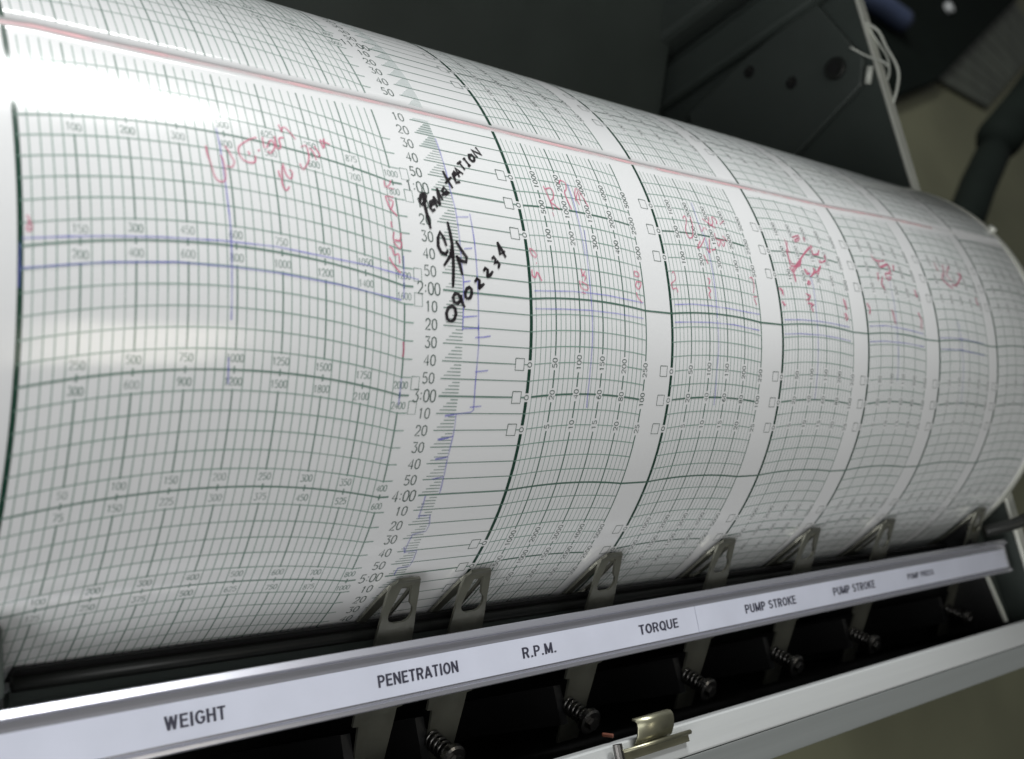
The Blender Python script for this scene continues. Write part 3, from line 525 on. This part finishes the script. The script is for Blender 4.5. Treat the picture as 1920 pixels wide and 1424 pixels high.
# bold condensed capitals: width, strokes (unit height, centre lines)
K = .08
CAP = {'W': (.80, [[(K, 1), (.23, 0), (.40, .95), (.57, 0), (.72, 1)]]), 'E': (.50, [[(.5, 1 - K), (K, 1 - K), (K, K), (.5, K)], [(K, .52), (.46, .52)]]),
 'I': (.20, [[(.10, 0), (.10, 1)]]), 'G': (.60, [arcp(.32, .5, .24, .42, 35, 270) + arcp(.32, .5, .24, .42, 270, 330, 4)[1:] + [(.53, .46), (.34, .46)]]),
 'H': (.56, [[(K, 0), (K, 1)], [(.48, 0), (.48, 1)], [(K, .52), (.48, .52)]]), 'T': (.52, [[(0, 1 - K), (.52, 1 - K)], [(.26, 1), (.26, 0)]]),
 'P': (.54, [[(K, 0), (K, 1 - K), (.28, 1 - K)] + arcp(.28, .69, .19, .23, 90, -90) + [(K, .46)]]),
 'N': (.58, [[(K, 0), (K, 1)], [(K, .97), (.50, .03)], [(.50, 0), (.50, 1)]]), 'R': (.58, [[(K, 0), (K, 1 - K), (.30, 1 - K)] + arcp(.30, .70, .19, .22, 90, -90) + [(K, .48)], [(.32, .48), (.49, .0)]]),
 'A': (.58, [[(.04, 0), (.29, .98), (.54, 0)], [(.13, .28), (.45, .28)]]), 'O': (.62, [arcp(.31, .5, .24, .42, 0, 360, 20)]),
 'M': (.70, [[(K, 0), (K, 1)], [(K, .97), (.35, .08), (.62, .97)], [(.62, 1), (.62, 0)]]), 'Q': (.62, [arcp(.31, .5, .24, .42, 0, 360, 20), [(.36, .24), (.58, -.04)]]),
 'U': (.58, [[(K, 1), (K, .34)] + arcp(.29, .32, .21, .24, 180, 360) + [(.50, 1)]]), 'K': (.56, [[(K, 0), (K, 1)], [(.52, 1), (K, .42)], [(.20, .56), (.53, 0)]]),
 'S': (.54, [arcp(.27, .71, .19, .21, 20, 250, 10) + arcp(.27, .30, .20, .22, 80, -160, 10)]), '.': (.22, [[(.11, 0), (.11, .15)]]), ' ': (.28, [])}
def split_sharp(l):
    out, cur = [], [l[0]]
    for i in range(1, len(l)):
        cur.append(l[i])
        if i < len(l) - 1:
            a = Vector(l[i]) - Vector(l[i - 1]); b = Vector(l[i + 1]) - Vector(l[i])
            if a.normalized().dot(b.normalized()) < -.3: out.append(cur); cur = [l[i]]
    out.append(cur); return out
def lettering(s, x0, x1, yb, hgt):
    V, F = [], []; tot = sum(CAP[c][0] + .10 for c in s) - .10; sc_ = (x1 - x0) / tot; x = 0; lay = 0
    for c in s:
        w_, st2 = CAP[c]
        for l in [q for l0 in st2 for q in split_sharp(l0)]:
            lay = (lay + 1) % 4; n = len(l); base = len(V)
            for i, p in enumerate(l):
                a = l[max(0, i - 1)]; b = l[min(n - 1, i + 1)]
                if n > 3 and l[0] == l[-1] or (abs(l[0][0] - l[-1][0]) < 1e-6 and abs(l[0][1] - l[-1][1]) < 1e-6):
                    a = l[i - 1] if i > 0 else l[-2]; b = l[i + 1] if i < n - 1 else l[1]
                d1 = Vector((p[0] - a[0], p[1] - a[1])); d2 = Vector((b[0] - p[0], b[1] - p[1]))
                if d1.length < 1e-6: d1 = d2
                if d2.length < 1e-6: d2 = d1
                d1.normalize(); d2.normalize(); n1 = Vector((-d1.y, d1.x)); n2 = Vector((-d2.y, d2.x)); m_ = (n1 + n2)
                if m_.length < .3: m_ = n1
                m_.normalize(); k = .085 / max(.45, m_.dot(n1))
                for sg in (1, -1):
                    px, py = p[0] + m_.x * k * sg, p[1] + m_.y * k * sg * .92
                    yy = yb + py * hgt; V.append(T(x0 + (x + px) * sc_, yy, ls(yy) + .0034 + .00025 * lay))
            for i in range(n - 1): k2 = base + 2 * i; F.append((k2, k2 + 1, k2 + 3, k2 + 2))
        x += w_ + .10
    me = bpy.data.meshes.new('lettering'); me.from_pydata(V, [], F); me.materials.append(M['letter'])
    o = bpy.data.objects.new('lettering', me); sc.collection.objects.link(o); o.parent = st_o; o['label'] = 'printed word ' + s
for s, a, b in (('WEIGHT', .954, 1.097), ('PENETRATION', 1.508, 1.764), ('R.P.M.', 1.996, 2.126), ('TORQUE', 2.487, 2.675), ('PUMP STROKE', 3.037, 3.344), ('PUMP STROKE', 3.595, 3.9), ('PUMP PRESS', 4.163, 4.387)):
    lettering(s, a, b, -1.122 if s != 'PUMP PRESS' else -1.117, .030 if s != 'PUMP PRESS' else .023)

# ------------------------------------------------------------------ pen finger blades
def blade(i, c, yaw=0, bolt=True):
    names = ['leftmost steel finger blade, standing left of the thick green line under the 5:00 mark', 'steel finger blade at the foot of the first thick green chart line',
             'steel finger blade reaching the drum above the word R.P.M.', 'steel finger blade reaching the drum above the word TORQUE',
             'steel finger blade reaching the drum above the first PUMP STROKE', 'steel finger blade reaching the drum above the second PUMP STROKE',
             'rightmost steel finger blade, standing by the drum end above PUMP PRESS']
    loc = (c, -.868, .53); t = thing('pen_finger', loc, names[i], 'pen finger', 'steel pen fingers along the drum')
    T = Off(loc)
    st_ = []   # stations: y, z, xl, xr, slot l, slot r
    dy, dz = -.816, -.577
    def front(s): return (-.872 + dy * s, .528 + dz * s)
    stations = []
    for s, xl, xr, sl, sr in ((.64, -.045, .045, None, None), (.50, -.053, .05, None, None), (.41, -.060, .055, None, None), (.408, -.078, .055, None, None), (.375, -.078, .056, None, None), (.373, -.077, .074, None, None), (.25, -.066, .066, None, None),
                              (.119, -.056, .057, None, None), (.116, -.056, .057, -.014, .018), (.110, -.055, .056, -.028, .032), (.100, -.054, .055, -.034, .039), (.088, -.054, .055, -.034, .042), (.074, -.053, .053, -.030, .040), (.062, -.053, .053, -.026, .029),
                              (.035, -.050, .052, -.016, .025), (.018, -.046, .050, -.010, .026), (.010, -.044, .050, -.003, .024), (.006, -.042, .050, None, None), (.002, -.032, .049, None, None)):
        y, z = front(s); stations.append((y, z, xl, xr, sl, sr))
    stations.append((-.866, .534, -.022, .048, None, None))
    for a, xl, xr, sl, sr in ((31.6, -.026, .044, None, None), (30.8, -.038, .042, None, None), (30.0, -.046, .040, -.006, .028), (28, -.056, .036, -.020, .028), (25.5, -.062, .034, -.030, .026), (23, -.064, .034, -.036, .025),
                              (21, -.064, .034, -.036, .022), (19.8, -.064, .034, -.016, .010), (19.5, -.064, .034, None, None), (17, -.064, .034, None, None), (14, -.062, .034, None, None)):
        r = 1.020 - .010 * (31.6 - a) / 17; stations.append((-r * math.cos(math.radians(a)), r * math.sin(math.radians(a)), xl, xr, sl, sr))
    bm = B(); prev = None
    for y, z, xl, xr, sl, sr in stations:
        has = sl is not None
        a, b = (sl, sr) if has else ((xl + xr) / 2 - .004, (xl + xr) / 2 + .004)
        if not has: a, b = .0, .012
        cur = [bm.verts.new(T(c + x, y, z)) for x in (xl, a, b, xr)] + [has]
        if prev:
            bm.faces.new((prev[0], prev[1], cur[1], cur[0])); bm.faces.new((prev[2], prev[3], cur[3], cur[2]))
            if not (has or prev[4]): bm.faces.new((prev[1], prev[2], cur[2], cur[1]))
            elif has != prev[4]: bm.faces.new((prev[1], prev[2], cur[2], cur[1]))
        prev = cur
    o = obj('blade', bm, 'steel', t); md = o.modifiers.new('thick', 'SOLIDIFY'); md.thickness = .0085 * U; md.offset = 0
    y0, z0 = front(.50)
    if bolt:
        ny, nz = -.577, .816; x = c - .045
        P = lambda d, dx=0, e=0: (x + dx, y0 + ny * d, z0 + nz * d)
        bm = B(); tube(bm, [P(-.05), P(.10)], .011, 10, T); obj('bolt_shank', bm, 'bolt', t, smooth=True)
        bm = B(); tube(bm, [P(.098), P(.102), P(.116), P(.120)], [.036, .041, .041, .034], 22, T); o = obj('bolt_head', bm, 'bolt', t)
        bm = B(); tube(bm, [P(.121), P(.134)], .021, 6, T); obj('hex', bm, 'bolt', o)
        bm = B(); pts = []
        for k in range(60):
            ang = k / 12 * 2 * math.pi; d = .008 + .088 * k / 59
            u = Vector((1, 0, 0)); v_ = Vector((0, nz, -ny))
            q = Vector(P(d)) + u * (.024 * math.cos(ang)) + v_ * (.024 * math.sin(ang)); pts.append(tuple(q))
        tube(bm, pts, .0052, 6, T); obj('spring', bm, 'bolt', t, smooth=True)
    # holder arm running down into the case
    ya, za = front(.55)
    bm = B(); box(bm, c - .085, c - .055, ya - .02, ya + .10, za - .8, za + .03, T)
    obj('holder_arm', bm, 'interior', t)
    if yaw: t.rotation_euler = (0, 0, math.radians(yaw))
    return t
for i, c in enumerate((1.617, 1.862, 2.402, 2.985, 3.520, 4.085, 4.93)): blade(i, c, yaw=0 if i < 6 else 0, bolt=i > 0)

# ------------------------------------------------------------------ latch on the front rail
la = thing('spring_latch', (2.45, -1.43, .57), 'small yellow zinc spring latch clipped on the front aluminium rim', 'latch'); T = Off((2.45, -1.43, .57))
prof = [(-1.415, .588), (-1.395, .602), (-1.375, .609), (-1.360, .610), (-1.350, .604), (-1.346, .590)]
bm = B(); n = len(prof); fr = []
for k, (y, z) in enumerate([(-1.421, .578)] + prof): fr.append((bm.verts.new(T(2.275, y, z)), bm.verts.new(T(2.430, y, z))))
for a, b in zip(fr, fr[1:]): bm.faces.new((a[0], a[1], b[1], b[0]))
o = obj('curled_plate', bm, 'zinc', la, smooth=True); md = o.modifiers.new('t', 'SOLIDIFY'); md.thickness = .006 * U
bm = B(); box(bm, 2.20, 2.50, -1.452, -1.425, .576, .588, T); obj('foot_plate', bm, 'zinc', la, bevel=.002)
bm = B(); tube(bm, [(2.20, -1.425, .597), (2.50, -1.425, .597)], .007, 10, T); obj('hinge_pin', bm, 'zinc', la, smooth=True)
bm = B(); tube(bm, [(2.185, -1.40, .60), (2.185, -1.445, .60)], .014, 12, T); obj('rivet', bm, 'bolt', la)
bm = B(); tube(bm, smooth_path([(2.235, -1.375, .50), (2.242, -1.38, .52), (2.246, -1.383, .53)], 4), .006, 8, T); obj('orange_tip', bm, 'orange', la, smooth=True)

# ------------------------------------------------------------------ white wires over the right edge
wr = thing('wire_loop', (5.27, 1.6, .62), 'thin white wires looping over the right edge of the case', 'wires'); T = Off((5.27, 1.6, .62))
for pts, r in (([(5.20, 1.82, .62), (5.27, 1.775, .640), (5.27, 1.662, .655), (5.27, 1.527, .676), (5.27, 1.441, .655), (5.25, 1.335, .60)], .007),
               ([(5.20, 1.80, .62), (5.26, 1.702, .625), (5.265, 1.597, .644), (5.265, 1.509, .625), (5.24, 1.452, .59)], .0045),
               ([(5.12, 1.70, .53), (5.17, 1.62, .585), (5.19, 1.559, .645), (5.22, 1.53, .65)], .005)):
    bm = B(); tube(bm, smooth_path(pts), r, 8, T); obj('wire', bm, 'wire', wr, smooth=True)
bm = B(); tube(bm, [(5.16, 1.555, .585), (5.165, 1.475, .54)], .018, 10, T); obj('cable_end', bm, 'wire', wr, smooth=True)

# ------------------------------------------------------------------ things on the floor beyond the case
bm = B(); prism(bm, [(23.97, 13.47), (25.13, 10.81), (27.81, 11.90), (36.72, 17.27), (39.2, 19.4), (30, 22)], -H, -7.5)
o = obj('equipment_cabinet', bm, 'stand', bevel=.05); tag(o, 'low dark equipment case on the floor beyond the right edge of the recorder', 'equipment case')
bm = B(); tube(bm, smooth_path([(23.6, 13.9, -7.22), (24.3, 13.4, -7.2), (25.0, 13.25, -7.2), (26.1, 13.1, -7.22)], 4), .30, 12)
o = obj('blue_sleeve', bm, 'blue_plastic', smooth=True); tag(o, 'blurred dull blue sleeve lying on the low dark case beside the white wires', 'sleeve')
bm = B(); tube(bm, [(30.2, 14.92, -7.5), (30.2, 14.92, -7.35)], .17, 14)
o = obj('round_knob', bm, 'alu', bevel=.02); tag(o, 'small round grey knob on top of the low dark case', 'knob')
vp = thing('floor_vent', (33, 14.5, -H), 'grey ribbed vent panel lying on the floor beside the low dark case', 'vent panel'); T = Off((33, 14.5, -H))
A0, A1, B0, B1 = (28.526, 12.282), (37.6, 17.7), (31.478, 12.033), (38.6, 16.2)
bm = B(); prism(bm, [A0, B0, B1, A1], -H, -7.80, T); obj('vent_body', bm, 'rubber', vp)
for k in range(10):
    t0, t1 = k / 10 + .003, (k + 1) / 10 - .004
    L = lambda t: (A0[0] + (A1[0] - A0[0]) * t, A0[1] + (A1[1] - A0[1]) * t); Rr = lambda t: (B0[0] + (B1[0] - B0[0]) * t, B0[1] + (B1[1] - B0[1]) * t)
    bm = B(); prism(bm, [L(t0), Rr(t0), Rr(t1), L(t1)], -7.80, -7.775, T); obj('slat', bm, 'vent', vp)
fr_ = thing('stand_leg', (17.1, 5.4, -H), 'black bent tubular stand rising beyond the far end of the drum', 'stand'); T = Off((17.1, 5.4, -H))
bm = B(); tube(bm, [(17.0, 5.34, -3.0), (17.3, 5.50, -3.0), (19.17, 6.58, -3.0), (21.6, 8.04, -3.0), (24, 9.5, -3.0)], [.28, .37, .37, .39, .41], 16, T); obj('upper_tube', bm, 'stand', fr_, smooth=True)
bm = B(); tube(bm, [(17.25, 5.35, -3.1), (15.93, 4.45, -3.05), (15.08, 3.83, -3.0), (14.1, 3.2, -3.1), (12.5, 2.2, -4.5), (12.5, 2.2, -H)], .27, 14, T); obj('lower_tube', bm, 'stand', fr_, smooth=True)
